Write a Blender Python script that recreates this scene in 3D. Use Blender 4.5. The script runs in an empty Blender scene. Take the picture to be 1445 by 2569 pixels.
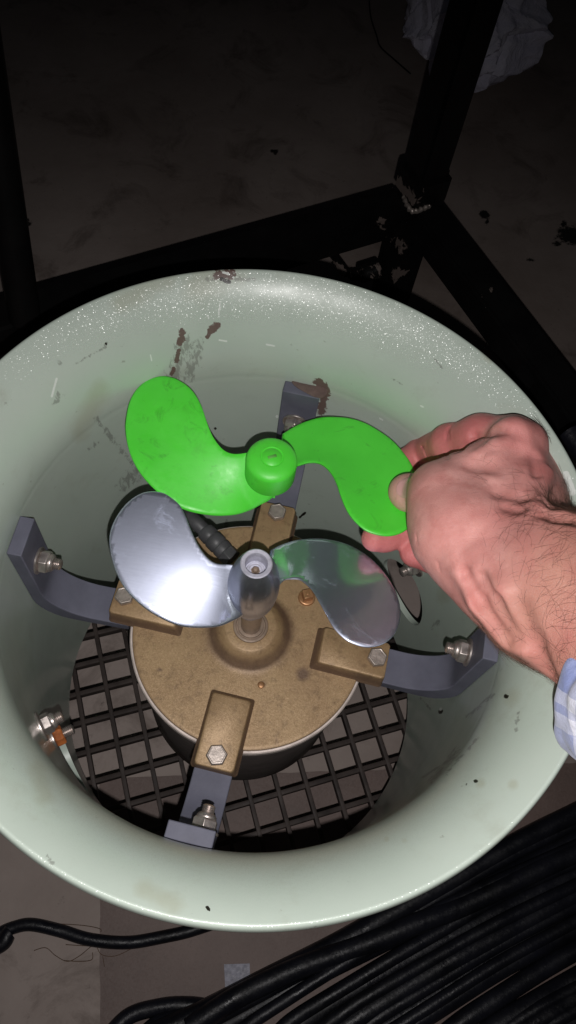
import bpy, bmesh, math, random
import numpy as np
from mathutils import Vector, Matrix, noise as mnoise
from mathutils.geometry import delaunay_2d_cdt
R_ = math.radians
random.seed(7); rng = np.random.default_rng(7)
sc = bpy.context.scene; COL = sc.collection

# ------------------------------------------------------------------ camera, world, flash, exposure
PW, PH, FPX = 1445.0, 2569.0, 1984.7          # photograph size and focal length in its pixels
CAM = np.array([0.0144, -0.1931, 0.4100])
def _rot(r):
    a = np.linalg.norm(r); k = r/a; K = np.array([[0,-k[2],k[1]],[k[2],0,-k[0]],[-k[1],k[0],0]])
    return np.eye(3)+np.sin(a)*K+(1-np.cos(a))*K@K
RC = _rot(np.array([0.4725, -0.0418, 0.2062]))
cd = bpy.data.cameras.new('camera'); cam = bpy.data.objects.new('camera', cd); COL.objects.link(cam)
cd.sensor_fit = 'VERTICAL'; cd.sensor_height = 36; cd.lens = 36*FPX/PH; cd.clip_start = 0.01; cd.clip_end = 50
M4 = np.eye(4); M4[:3,:3] = RC; M4[:3,3] = CAM
cam.matrix_world = Matrix(M4.tolist()); sc.camera = cam

w = bpy.data.worlds.new('World'); sc.world = w; w.use_nodes = True
w.node_tree.nodes['Background'].inputs[0].default_value = (0.8, 0.85, 1.0, 1)
w.node_tree.nodes['Background'].inputs[1].default_value = 0.004      # a dark room
ld = bpy.data.lights.new('phone_flash', 'SPOT'); ld.energy = 10.4; ld.shadow_soft_size = 0.0022; ld.color = (1.0, 0.965, 0.95)
ld.spot_size = R_(114); ld.spot_blend = 1.0                          # the soft edged beam of the LED
lamp = bpy.data.objects.new('phone_flash', ld); COL.objects.link(lamp)
lamp.location = CAM + RC @ np.array([0.0065, -0.0235, 0.0])         # the LED sits beside the lens
lamp.rotation_euler = Vector(RC @ np.array([(660-722.5)/1984.7, -(1800-1284.5)/1984.7, -1.0])).to_track_quat('-Z', 'Y').to_euler()
sc.view_settings.view_transform = 'Standard'; sc.view_settings.look = 'None'
sc.view_settings.exposure = 0.0; sc.view_settings.gamma = 1.0

def ray(x, y): return RC @ np.array([(x-PW/2)/FPX, -(y-PH/2)/FPX, -1.0])
def at(x, y, d): return CAM + d*ray(x, y)
def onz(x, y, z):
    d = ray(x, y); return CAM + d*((z-CAM[2])/d[2])
def proj(X):
    Y = (np.asarray(X)-CAM) @ RC
    return np.stack([PW/2-FPX*Y[...,0]/Y[...,2], PH/2+FPX*Y[...,1]/Y[...,2]], -1)
def depth(X): return -((np.asarray(X)-CAM) @ RC)[...,2]

# ------------------------------------------------------------------ helpers
def empty(name, label, cat, loc=(0,0,0), rz=0.0, group=None):
    o = bpy.data.objects.new(name, None); COL.objects.link(o); o.empty_display_size = 0.02
    o.location = loc; o.rotation_euler = (0,0,rz); tag(o, label, cat, group); return o
def tag(o, label=None, cat=None, group=None, kind=None):
    if label: o['label'] = label
    if cat: o['category'] = cat
    if group: o['group'] = group
    if kind: o['kind'] = kind
    return o
def mobj(name, verts, faces, mat, parent=None, smooth=True, angle=None, bevel=0.0, bseg=2, loc=None, rot=None, label=None):
    me = bpy.data.meshes.new(name)
    me.from_pydata([tuple(map(float, v)) for v in verts], [], [tuple(map(int, f)) for f in faces]); me.update()
    me.materials.append(mat)
    if smooth: me.polygons.foreach_set('use_smooth', [True]*len(me.polygons))
    if angle is not None: me.set_sharp_from_angle(angle=R_(angle))
    o = bpy.data.objects.new(name, me); COL.objects.link(o)
    if parent: o.parent = parent
    if bevel:
        m = o.modifiers.new('bevel', 'BEVEL'); m.width = bevel; m.segments = bseg; m.limit_method = 'ANGLE'; m.angle_limit = R_(35)
    if loc is not None: o.location = loc
    if rot is not None: o.rotation_euler = rot
    if label: o['label'] = label
    return o
def lathe(prof, n=48, caps=True, ang0=0.0):
    V, F = [], []
    for r, z in prof:
        for j in range(n):
            a = ang0+2*math.pi*j/n; V.append((r*math.cos(a), r*math.sin(a), z))
    for i in range(len(prof)-1):
        for j in range(n):
            k = (j+1) % n; F.append((i*n+j, i*n+k, (i+1)*n+k, (i+1)*n+j))
    if caps:
        F.append(tuple(range(n-1, -1, -1))); F.append(tuple((len(prof)-1)*n+j for j in range(n)))
    return V, F
def prism(prof, width):
    """profile (u, z) extruded along v by +-width/2"""
    n = len(prof); V = [(u, -width/2, z) for u, z in prof]+[(u, width/2, z) for u, z in prof]
    F = [tuple(range(n)), tuple(range(2*n-1, n-1, -1))]
    for i in range(n): F.append((i, n+i, n+(i+1) % n, (i+1) % n))
    return V, F
def merge(*parts):
    V, F = [], []
    for v, f in parts:
        k = len(V); V += list(v); F += [tuple(i+k for i in q) for q in f]
    return V, F
def xf(part, M):
    v, f = part; return [tuple(M @ Vector(p)) for p in v], f
def align(axis, loc=(0,0,0)):
    q = Vector((0,0,1)).rotation_difference(Vector(axis).normalized())
    return Matrix.Translation(Vector(loc)) @ q.to_matrix().to_4x4()
def catmull(pts, n, closed=False):
    P = np.array(pts, float); m = len(P); out = []
    segs = m if closed else m-1
    for i in range(segs):
        if closed: a, b, c, d = P[(i-1) % m], P[i], P[(i+1) % m], P[(i+2) % m]
        else: a, b, c, d = P[max(i-1,0)], P[i], P[i+1], P[min(i+2,m-1)]
        for k in range(n):
            t = k/n
            out.append(0.5*((2*b)+(-a+c)*t+(2*a-5*b+4*c-d)*t*t+(-a+3*b-3*c+d)*t**3))
    if not closed: out.append(P[-1])
    return np.array(out)
def tube(pts, rad, n=10, cap=True):
    P = np.array(pts, float); m = len(P); rad = np.broadcast_to(rad, (m,))
    T = np.gradient(P, axis=0); T /= np.linalg.norm(T, axis=1)[:,None]+1e-12
    V, F = [], []; nrm = np.cross(T[0], [0.13,0.2,1.0]); nrm /= np.linalg.norm(nrm)
    for i in range(m):
        nrm = nrm-T[i]*(nrm@T[i]); nrm /= np.linalg.norm(nrm)+1e-12; b = np.cross(T[i], nrm)
        for j in range(n):
            a = 2*math.pi*j/n; V.append(tuple(P[i]+rad[i]*(math.cos(a)*nrm+math.sin(a)*b)))
    for i in range(m-1):
        for j in range(n):
            k = (j+1) % n; F.append((i*n+j, i*n+k, (i+1)*n+k, (i+1)*n+j))
    if cap: F.append(tuple(range(n-1,-1,-1))); F.append(tuple((m-1)*n+j for j in range(n)))
    return V, F
def box(x0, x1, y0, y1, z0, z1):
    V = [(x,y,z) for z in (z0,z1) for y in (y0,y1) for x in (x0,x1)]
    return V, [(0,2,3,1),(4,5,7,6),(0,1,5,4),(2,6,7,3),(0,4,6,2),(1,3,7,5)]
def bar(a, b, wd, ht, up=(0,0,1)):
    a = Vector(a); b = Vector(b); d = (b-a); L = d.length; d.normalize()
    s = d.cross(Vector(up)).normalized(); u = s.cross(d).normalized()
    V = [tuple(a+d*(L*i)+s*(j*wd/2)+u*(k*ht/2)) for i in (0,1) for k in (-1,1) for j in (-1,1)]
    return V, [(0,1,3,2),(4,6,7,5),(0,4,5,1),(2,3,7,6),(0,2,6,4),(1,5,7,3)]

# ------------------------------------------------------------------ materials
class NT:
    def __init__(s, name):
        s.m = bpy.data.materials.new(name); s.m.use_nodes = True; s.t = s.m.node_tree
        s.bsdf = s.t.nodes['Principled BSDF']; s.out = s.t.nodes['Material Output']
        s.tc = s.t.nodes.new('ShaderNodeTexCoord')
    def n(s, typ, **kw):
        x = s.t.nodes.new(typ)
        for k, v in kw.items(): setattr(x, k, v)
        return x
    def l(s, a, b): s.t.links.new(a, b)
    def set(s, **kw):
        for k, v in kw.items(): s.bsdf.inputs[k.replace('_',' ')].default_value = v
    def noise(s, scale, detail=4, rough=0.55, dist=0.0, vec=None):
        x = s.n('ShaderNodeTexNoise'); x.inputs['Scale'].default_value = scale; x.inputs['Detail'].default_value = detail
        x.inputs['Roughness'].default_value = rough; x.inputs['Distortion'].default_value = dist
        s.l(vec if vec is not None else s.tc.outputs['Object'], x.inputs['Vector']); return x.outputs['Fac']
    def vscale(s, v):
        x = s.n('ShaderNodeMapping'); x.inputs['Scale'].default_value = v; s.l(s.tc.outputs['Object'], x.inputs['Vector']); return x.outputs['Vector']
    def ramp(s, fac, stops):
        x = s.n('ShaderNodeValToRGB'); cr = x.color_ramp
        while len(cr.elements) < len(stops): cr.elements.new(0.5)
        for e, (p, c) in zip(cr.elements, stops): e.position = p; e.color = (c,c,c,1) if isinstance(c,(int,float)) else (*c,1)
        s.l(fac, x.inputs['Fac']); return x.outputs['Color']
    def mix(s, fac, a, b, mode='MIX'):
        x = s.n('ShaderNodeMix', data_type='RGBA', blend_type=mode)
        for v, i in ((fac,0),(a,6),(b,7)):
            if isinstance(v, (int,float)): x.inputs[i].default_value = v if i == 0 else (v,v,v,1)
            elif isinstance(v, tuple): x.inputs[i].default_value = (*v,1)
            else: s.l(v, x.inputs[i])
        return x.outputs[2]
    def math(s, op, a, b=None):
        x = s.n('ShaderNodeMath', operation=op)
        for i, v in enumerate((a,b)):
            if v is None: continue
            if isinstance(v, (int,float)): x.inputs[i].default_value = v
            else: s.l(v, x.inputs[i])
        return x.outputs[0]
    def attr(s, name):
        x = s.n('ShaderNodeAttribute', attribute_name=name); return x.outputs['Fac']
    def bump(s, h, strength, dist=0.001, normal=None):
        x = s.n('ShaderNodeBump'); x.inputs['Strength'].default_value = strength; x.inputs['Distance'].default_value = dist
        s.l(h, x.inputs['Height'])
        if normal is not None: s.l(normal, x.inputs['Normal'])
        return x.outputs['Normal']
    def base(s, c): s.l(c, s.bsdf.inputs['Base Color'])
    def rough(s, c): s.l(c, s.bsdf.inputs['Roughness'])
    def normal(s, c): s.l(c, s.bsdf.inputs['Normal'])
    def flakes(s, scale, amp, mask=None):
        """random facet normals: the glints of a grainy gelcoat or a sand casting"""
        v = s.n('ShaderNodeTexVoronoi'); v.inputs['Scale'].default_value = scale; s.l(s.tc.outputs['Object'], v.inputs['Vector'])
        a = s.n('ShaderNodeVectorMath', operation='SUBTRACT'); s.l(v.outputs['Color'], a.inputs[0]); a.inputs[1].default_value = (.5,.5,.5)
        b = s.n('ShaderNodeVectorMath', operation='SCALE'); s.l(a.outputs[0], b.inputs[0])
        if mask is None: b.inputs['Scale'].default_value = amp
        else: s.l(s.math('MULTIPLY', mask, amp), b.inputs['Scale'])
        g = s.n('ShaderNodeNewGeometry'); c = s.n('ShaderNodeVectorMath', operation='ADD'); s.l(g.outputs['Normal'], c.inputs[0]); s.l(b.outputs[0], c.inputs[1])
        d = s.n('ShaderNodeVectorMath', operation='NORMALIZE'); s.l(c.outputs[0], d.inputs[0]); return d.outputs[0]

def simple(name, col, rough=0.5, metal=0.0, var=0.25, scale=60, bump=0.1, bscale=300, spec=0.5):
    t = NT(name); t.set(Roughness=rough, Metallic=metal); t.bsdf.inputs['Specular IOR Level'].default_value = spec
    f = t.ramp(t.noise(scale, 6), [(0.3, tuple(c*(1-var) for c in col)), (0.7, tuple(min(1, c*(1+var*.6)) for c in col))])
    t.base(f); t.normal(t.bump(t.noise(bscale, 5), bump, 0.0006)); 
    t.rough(t.ramp(t.noise(scale*1.7, 5), [(0.3, max(0.03, rough-0.08)), (0.7, min(1, rough+0.1))]))
    return t.m

# pale green gelcoat
t = NT('green_gelcoat'); t.set(Roughness=0.36); t.bsdf.inputs['Specular IOR Level'].default_value = 0.45
g = t.ramp(t.noise(9, 6), [(0.3, (0.420,0.490,0.430)), (0.7, (0.480,0.550,0.485))])
g = t.mix(t.ramp(t.noise(26, 8, 0.7), [(0.56, 0.0), (0.75, 0.35)]), g, (0.30,0.31,0.24))
sp = t.ramp(t.noise(170, 3, 0.6), [(0.70, 0.0), (0.76, 0.5)]); g = t.mix(sp, g, (0.16,0.15,0.12))
n1 = t.noise(260, 6, 0.65, 0.6); n2 = t.noise(70, 5, 0.6)
def stained(t, g, name, col, lo, hi, nn, amt, amax=1.0):
    v = t.math('ADD', t.attr(name), t.math('MULTIPLY', t.math('SUBTRACT', nn, 0.5), amt))
    return t.mix(t.ramp(v, [(lo, 0.0), (hi, amax)]), g, col)
g = stained(t, g, 'yellow', (0.27,0.24,0.12), 0.40, 1.2, n2, 1.1, 0.26)
g = stained(t, g, 'scuff', (0.14,0.14,0.125), 0.80, 1.15, t.noise(300, 6, 0.7, 0.4, t.vscale((1,1,0.35))), 2.8, 0.55)
g = stained(t, g, 'rust', (0.135,0.092,0.080), 0.50, 0.62, n1, 1.7)
g = stained(t, g, 'black', (0.016,0.014,0.010), 0.48, 0.60, n1, 1.3)
g = stained(t, g, 'chip', (0.66,0.70,0.66), 0.47, 0.56, n1, 0.5)
t.base(g)
sep = t.n('ShaderNodeSeparateXYZ'); t.l(t.tc.outputs['Object'], sep.inputs[0])
mk = t.n('ShaderNodeMapRange'); mk.inputs['From Min'].default_value = -0.062; mk.inputs['From Max'].default_value = -0.012
t.l(sep.outputs['Z'], mk.inputs['Value'])
t.normal(t.bump(t.noise(120, 5, 0.6), 0.10, 0.0006))
t.bsdf.inputs['Coat Weight'].default_value = 0.55; t.bsdf.inputs['Coat Roughness'].default_value = 0.20; t.bsdf.inputs['Coat IOR'].default_value = 1.45
t.l(t.flakes(2600, 0.55, mk.outputs[0]), t.bsdf.inputs['Coat Normal'])
t.rough(t.ramp(t.noise(40, 5), [(0.3, 0.30), (0.7, 0.42)]))
M_gel = t.m

# brushed aluminium: a sharp and a wide lobe
t = NT('polished_aluminium'); t.t.nodes.remove(t.bsdf)
def brushed(t, base, r1, r2, fac):
    a = t.n('ShaderNodeBsdfAnisotropic'); b = t.n('ShaderNodeBsdfAnisotropic'); mx = t.n('ShaderNodeMixShader'); mx.inputs[0].default_value = fac
    sc1 = t.noise(900, 4, 0.7, 0, t.vscale((0.06, 1, 0.3))); sc2 = t.noise(38, 6, 0.7)
    nn = t.bump(t.mix(0.5, sc1, sc2), 0.16, 0.0004)
    scr = t.ramp(t.noise(30, 8, 0.8, 1.5), [(0.56, 0.0), (0.66, 1.0)])
    c = t.mix(t.ramp(sc2, [(0.35, 0.0), (0.75, 0.4)]), base, tuple(x*0.72 for x in base))
    for s, r in ((a, r1), (b, r2)):
        t.l(c, s.inputs['Color']); t.l(nn, s.inputs['Normal'])
        t.l(t.math('ADD', t.math('MULTIPLY', scr, 0.20), r), s.inputs['Roughness'])
    t.l(a.outputs[0], mx.inputs[1]); t.l(b.outputs[0], mx.inputs[2]); t.l(mx.outputs[0], t.out.inputs['Surface'])
brushed(t, (0.76,0.81,0.99), 0.11, 0.50, 0.52); M_alu = t.m
t = NT('turned_aluminium'); t.t.nodes.remove(t.bsdf); brushed(t, (0.56,0.58,0.68), 0.20, 0.46, 0.50); M_alu_hub = t.m

# moulded green plastic
t = NT('green_plastic'); t.set(Roughness=0.34); t.bsdf.inputs['Specular IOR Level'].default_value = 0.62
g = t.ramp(t.noise(22, 5), [(0.3, (0.070,0.64,0.036)), (0.7, (0.092,0.75,0.050))])
g = t.mix(t.ramp(t.noise(55, 7, 0.7, 0.8), [(0.58, 0.0), (0.76, 0.7)]), g, (0.035,0.22,0.02))
g = t.mix(t.ramp(t.noise(19, 8, 0.75), [(0.57, 0.0), (0.78, 0.45)]), g, (0.05,0.19,0.025))
t.base(g); t.bsdf.inputs['Subsurface Weight'].default_value = 0.06; t.bsdf.inputs['Subsurface Radius'].default_value = (0.1,0.3,0.05); t.bsdf.inputs['Subsurface Scale'].default_value = 0.004
t.normal(t.bump(t.noise(160, 6, 0.7), 0.16, 0.0005)); t.rough(t.ramp(t.noise(70, 8, 0.75), [(0.35, 0.36), (0.65, 0.56)])); M_grn = t.m

# sand cast brass
t = NT('cast_brass'); t.set(Metallic=0.25, Roughness=0.5)
g = t.ramp(t.noise(24, 8, 0.65), [(0.28, (0.275,0.175,0.092)), (0.72, (0.385,0.262,0.140))])
g = t.mix(t.ramp(t.noise(150, 6, 0.7), [(0.52, 0.0), (0.72, 0.7)]), g, (0.15,0.095,0.050))
g = t.mix(t.ramp(t.noise(520, 3, 0.7), [(0.55, 0.0), (0.75, 0.35)]), g, (0.48,0.34,0.19))
g = stained(t, g, 'dirt_shade', (0.105,0.062,0.045), 0.25, 0.8, t.noise(60, 6, 0.65), 0.6, 0.8)  # dirt, plus shade painted on the boss cone and lug sides
t.base(g); t.normal(t.bump(t.noise(420, 6, 0.75), 0.28, 0.0006, t.flakes(1300, 0.12))); M_brass = t.m
M_brass_smooth = simple('machined_brass', (0.40,0.21,0.10), 0.4, 0.5, 0.3, 90, 0.08)
M_bracket = simple('grey_bracket_plastic', (0.120,0.122,0.160), 0.52, 0.0, 0.28, 28, 0.14, 420, 0.14)
M_steel = simple('stainless_steel', (0.56,0.50,0.47), 0.36, 0.85, 0.35, 160, 0.12, 500)
M_bolt = simple('dull_bolt_steel', (0.46,0.40,0.36), 0.42, 0.7, 0.25, 220, 0.2, 700)
M_rust = simple('orange_rust', (0.42,0.12,0.025), 0.8, 0.0, 0.5, 160, 0.6, 500)
M_house = simple('motor_housing_grey', (0.16,0.13,0.125), 0.55, 0.15, 0.25, 40, 0.1)
M_ring = simple('bare_metal_edge', (0.60,0.52,0.48), 0.5, 0.3, 0.3, 90, 0.2)
M_seal = simple('seal_brown_steel', (0.235,0.17,0.125), 0.5, 0.15, 0.3, 90, 0.1)
M_rubber = simple('grey_rubber', (0.055,0.055,0.060), 0.5, 0.0, 0.4, 70, 0.3, 250)
M_grate = simple('dark_grating_plastic', (0.040,0.031,0.028), 0.6, 0.0, 0.5, 45, 0.3, 300, 0.18)
M_nail = simple('fingernail', (0.66,0.36,0.34), 0.28, 0.0, 0.08, 60, 0.05, 400)
M_hair = simple('dark_brown_hair', (0.095,0.046,0.028), 0.45, 0.0, 0.3, 60, 0.0)
M_tape = simple('grey_tape', (0.20,0.20,0.25), 0.5, 0.0, 0.35, 220, 0.4, 900)
M_thread = simple('brown_fibre', (0.10,0.055,0.03), 0.8, 0.0, 0.2, 60, 0.0)

# black paint with chips
t = NT('chipped_black_paint'); t.set(Roughness=0.4); t.bsdf.inputs['Specular IOR Level'].default_value = 0.25
g = t.ramp(t.noise(30, 4), [(0.3, (0.0035,0.0034,0.0036)), (0.7, (0.007,0.0066,0.0066))])
g = t.mix(t.ramp(t.math('ADD', t.attr('chip'), t.math('MULTIPLY', t.math('SUBTRACT', t.noise(65, 7, 0.7, 0.8), 0.5), 1.9)), [(0.66, 0.0), (0.70, 1.0)]), g, (0.14,0.112,0.10))
t.base(g); t.normal(t.bump(t.noise(140, 5), 0.25, 0.001)); M_paint = t.m
# black hose
t = NT('black_cable_sheath'); t.bsdf.inputs['Specular IOR Level'].default_value = 0.30
t.base(t.ramp(t.noise(22, 6), [(0.3, (0.0025,0.0028,0.004)), (0.7, (0.009,0.0095,0.014))]))
t.rough(t.ramp(t.noise(35, 6, 0.7), [(0.35, 0.28), (0.65, 0.55)]))
t.normal(t.bump(t.noise(90, 7, 0.7), 0.35, 0.0015, t.flakes(500, 0.10))); M_cable = t.m
# concrete and board
t = NT('stained_concrete'); t.set(Roughness=0.75)
g = t.ramp(t.noise(3.2, 9, 0.62), [(0.32, (0.190,0.150,0.130)), (0.68, (0.33,0.275,0.250))])
g = t.mix(t.ramp(t.noise(11, 9, 0.7, 0.7), [(0.52, 0.0), (0.70, 0.85)]), g, (0.115,0.088,0.074))
g = t.mix(t.ramp(t.noise(14, 9, 0.75, 1.2), [(0.30, 0.35), (0.42, 0.0)]), g, (0.31,0.27,0.25))
g = t.mix(t.ramp(t.noise(90, 6, 0.7), [(0.64, 0.0), (0.74, 0.6)]), g, (0.06,0.045,0.04))
g = stained(t, g, 'spot', (0.008,0.007,0.006), 0.42, 0.6, t.noise(110, 7, 0.75), 1.3)
t.base(g); t.normal(t.bump(t.noise(60, 9, 0.7), 0.35, 0.002)); M_floor = t.m
t = NT('brown_hardboard'); t.set(Roughness=0.6)
g = t.ramp(t.noise(5, 9, 0.65), [(0.3, (0.095,0.064,0.055)), (0.7, (0.170,0.120,0.104))])
g = t.mix(t.ramp(t.noise(240, 4, 0.8), [(0.55, 0.0), (0.75, 0.45)]), g, (0.055,0.038,0.032))
t.base(g); t.normal(t.bump(t.noise(260, 6, 0.7), 0.3, 0.0008, t.flakes(700, 0.12))); M_board = t.m
# skin
t = NT('skin'); t.bsdf.inputs['Specular IOR Level'].default_value = 0.42
red = t.attr('red'); pale = t.attr('pale'); tan = t.attr('tan')
g = t.ramp(t.noise(70, 5, 0.6), [(0.3, (0.63,0.275,0.245)), (0.7, (0.76,0.385,0.345))])
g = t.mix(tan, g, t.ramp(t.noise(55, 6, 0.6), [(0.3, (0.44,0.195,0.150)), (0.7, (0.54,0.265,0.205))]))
g = t.mix(red, g, t.ramp(t.noise(80, 5, 0.6), [(0.3, (0.56,0.150,0.155)), (0.7, (0.68,0.225,0.215))]))
g = t.mix(t.ramp(t.noise(26, 5, 0.6), [(0.42, 0.0), (0.70, 0.6)]), g, (0.52,0.180,0.160))
g = t.mix(t.ramp(t.noise(75, 6, 0.65), [(0.52, 0.0), (0.72, 0.45)]), g, (0.45,0.14,0.125))
g = t.mix(pale, g, (0.60,0.43,0.33))
g = t.mix(t.ramp(t.noise(330, 3, 0.6), [(0.68, 0.0), (0.78, 0.35)]), g, (0.33,0.14,0.10))
t.base(g); t.bsdf.inputs['Subsurface Weight'].default_value = 0.12; t.bsdf.inputs['Subsurface Radius'].default_value = (1.0,0.35,0.2); t.bsdf.inputs['Subsurface Scale'].default_value = 0.003
v = t.n('ShaderNodeTexVoronoi'); v.inputs['Scale'].default_value = 900; v.feature = 'DISTANCE_TO_EDGE'; t.l(t.tc.outputs['Object'], v.inputs['Vector'])
wr = t.noise(150, 6, 0.65, 0.4)
t.normal(t.bump(t.mix(0.82, t.ramp(v.outputs['Distance'], [(0.0, 0.0), (0.12, 1.0)]), wr), 0.55, 0.0009))
t.rough(t.ramp(t.noise(120, 4), [(0.3, 0.40), (0.7, 0.55)])); M_skin = t.m
# blue plaid
t = NT('blue_plaid_cotton'); t.set(Roughness=0.85); t.bsdf.inputs['Sheen Weight'].default_value = 0.2
uv = t.n('ShaderNodeUVMap'); sx = t.n('ShaderNodeSeparateXYZ'); t.l(uv.outputs[0], sx.inputs[0])
def stripes(ch, per, stops):
    a = t.math('FRACT', t.math('DIVIDE', ch, per)); x = t.ramp(a, stops); x.node.color_ramp.interpolation = 'CONSTANT'; return x
wp = t.noise(25, 3, vec=t.tc.outputs['UV'])
s1 = stripes(sx.outputs['X'], 0.062, [(0.0, 0.0), (0.30, 0.85), (0.40, 0.25), (0.46, 0.95), (0.60, 0.30), (0.85, 0.6)])
s2 = stripes(sx.outputs['Y'], 0.052, [(0.0, 0.1), (0.25, 0.9), (0.36, 0.3), (0.55, 0.75), (0.62, 0.15), (0.80, 0.6)])
g = t.mix(t.mix(0.5, s1, s2), (0.17,0.21,0.42), (0.72,0.72,0.80))
g = t.mix(t.ramp(t.noise(55, 6, 0.7), [(0.4, 0.0), (0.8, 0.35)]), g, (0.62,0.64,0.75))
t.base(g); t.normal(t.bump(t.noise(1400, 2), 0.5, 0.0004, t.bump(t.noise(45, 5, 0.6), 0.6, 0.004))); M_shirt = t.m
# thin plastic bag
t = NT('clear_plastic_film'); t.set(Roughness=0.13, Alpha=0.96); t.bsdf.inputs['Transmission Weight'].default_value = 0.0; t.bsdf.inputs['IOR'].default_value = 1.1
t.base(t.ramp(t.noise(9, 7, 0.7, 1.0), [(0.3, (0.68,0.66,0.84)), (0.7, (0.92,0.90,1.0))]))
t.bsdf.inputs['Specular IOR Level'].default_value = 1.0; t.normal(t.bump(t.noise(24, 6, 0.6, 2.0), 0.6, 0.012)); M_bag = t.m

# ------------------------------------------------------------------ floor
ZF = -0.47
def seg_d(P, a, b):
    a = np.array(a, float); b = np.array(b, float); ab = b-a; t_ = np.clip(((P-a)@ab)/(ab@ab+1e-9), 0, 1)
    return np.linalg.norm(P-a-t_[:,None]*ab, axis=1)
def set_attr(me, name, val):
    a = me.attributes.new(name, 'FLOAT', 'POINT'); a.data.foreach_set('value', np.asarray(val, np.float32))
nx, ny = 420, 520
xs = np.linspace(-1.6, 1.6, nx); ys = np.linspace(-1.0, 3.0, ny)
V = [(x, y, ZF) for y in ys for x in xs]
F = [(j*nx+i, j*nx+i+1, (j+1)*nx+i+1, (j+1)*nx+i) for j in range(ny-1) for i in range(nx-1)]
o = mobj('floor', V, F, M_floor); tag(o, kind='structure')
P2 = np.array(V)[:, :2]; sp = np.zeros(len(V))
for (x, y), r in (((1215,537),0.011),((1430,590),0.024),((1222,560),0.006),((1415,560),0.008),((1395,610),0.008),((60,560),0.012),((690,380),0.008),((1330,650),0.007)):
    c = onz(x, y, ZF)[:2]; sp = np.maximum(sp, np.exp(-(np.linalg.norm(P2-c, axis=1)/r)**2))
set_attr(o.data, 'spot', sp)
bl = [onz(265,2569,ZF), onz(268,2180,ZF)]
e = (bl[1]-bl[0]); e /= np.linalg.norm(e); fw = onz(720,1940,ZF)-onz(250,1955,ZF); fw /= np.linalg.norm(fw)
A0 = onz(250,1955,ZF); c1 = A0[:2]; c2 = c1+fw[:2]*0.62; c4 = bl[0][:2]-e[:2]*0.25; c3 = c4+fw[:2]*0.62
ed = []
for a, b in ((c1,c2),(c2,c3),(c3,c4),(c4,c1)):
    for k in range(40):
        q = a+(b-a)*k/40; q = q+0.0016*np.array([mnoise.noise((q[0]*60,q[1]*60,1.0)), mnoise.noise((q[0]*60,q[1]*60,7.0))]); ed.append(q)
n_ = len(ed); V = [(*q, ZF+0.0012) for q in ed]+[(*q, ZF+0.004) for q in ed]
F = [tuple(range(n_, 2*n_))]+[(i, (i+1) % n_, n_+(i+1) % n_, n_+i) for i in range(n_)]
tag(mobj('brown_board', V, F, M_board, smooth=False), 'thin brown hardboard sheet lying flat on the floor under the duct', 'board')

# ------------------------------------------------------------------ duct shell
duct = empty('bell_mouth_duct', 'large pale green round duct with a flared bell mouth and stained rim', 'duct', (0,0,-0.358))
RT, ZT, ZB = 0.164, -0.0703, -0.358
NS = 1200
pin = [(RT, ZB+i*(ZT-0.006-ZB)/128) for i in range(129)]
pin += [(RT+0.0001, ZT-0.0045), (RT+0.0001, ZT-0.002), (RT, ZT)]
ncyl = 129
NBL = 110
for i in range(1, NBL+1):
    a = i/NBL*R_(64); pin.append((RT+0.0612*(1-math.cos(a)), ZT+0.0786*math.sin(a)))
for a in (40, 65, 90, 130, 180):      # rolled lip
    a = R_(a); pin.append((0.1968+0.0032*-math.cos(a)+0.0, -0.0042+0.0042*math.sin(a)))
pin[-5:] = [(0.1994,0.0004),(0.2004,-0.0004),(0.2012,-0.0022),(0.2018,-0.0050),(0.2020,-0.0090)]
pout = [(RT+0.0055 if i < ncyl else 0, z) for i, (r, z) in enumerate(pin[:ncyl])]
pout += [(RT+0.0055, ZT-0.0045), (RT+0.0055, ZT-0.002), (RT+0.0055, ZT)]
for i in range(1, NBL+1):
    a = i/NBL*R_(64); pout.append((RT+0.0055+0.0550*(1-math.cos(a)), ZT-0.004+0.0710*math.sin(a)))
pout += [(0.1984,-0.0095),(0.1990,-0.0098),(0.1996,-0.0101),(0.2002,-0.0104),(0.2010,-0.0105)]
pin = np.array(pin); pout = np.array(pout); NR = len(pin)
th = 2*np.pi*np.arange(NS)/NS
def grid(p): return np.stack([p[:,0,None]*np.cos(th), p[:,0,None]*np.sin(th), np.broadcast_to(p[:,1,None], (NR,NS))], -1)
TH = np.broadcast_to(th, (NR,NS)).copy(); ZI = np.broadcast_to(pin[:,1,None], (NR,NS)).copy()
keep = np.ones((NR-1, NS), bool)
HOLES = [(R_(37.4), -0.270, 0.0335), (R_(-139.0), -0.262, 0.0335), (R_(130.0), -0.262, 0.030)]
thm = (TH+np.pi/NS)
for ha, hz, hr in HOLES:
    def wrap(a): return (a+np.pi) % (2*np.pi)-np.pi
    ds = RT*wrap(thm-ha)[:-1]; dz = (ZI[:-1]+ZI[1:])/2-hz
    ins = (ds**2+dz**2 < hr**2); ins[ncyl-1:] = False; keep &= ~ins
    c = np.zeros((NR,NS), int); k = np.zeros((NR,NS), int)
    for di in (0,1):
        for dj in (0,1):
            q = np.roll(ins, dj, 1); c[di:di+NR-1] += q; k[di:di+NR-1] += ~q
    bnd = (c > 0) & (k > 0)
    s = RT*wrap(TH-ha); z = ZI-hz; L = np.sqrt(s*s+z*z)+1e-12
    TH[bnd] = ((ha+s/L*hr/RT))[bnd]; ZI[bnd] = (hz+z/L*hr)[bnd]
def surf(p): 
    r = np.broadcast_to(p[:,0,None], (NR,NS)); return np.stack([r*np.cos(TH), r*np.sin(TH), ZI if p is pin else ZI+(p[:,1]-pin[:,1])[:,None]], -1)
VI = surf(pin).reshape(-1,3); VO = surf(pout).reshape(-1,3); NV = NR*NS
ii, jj = np.nonzero(keep); j2 = (jj+1) % NS
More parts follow.
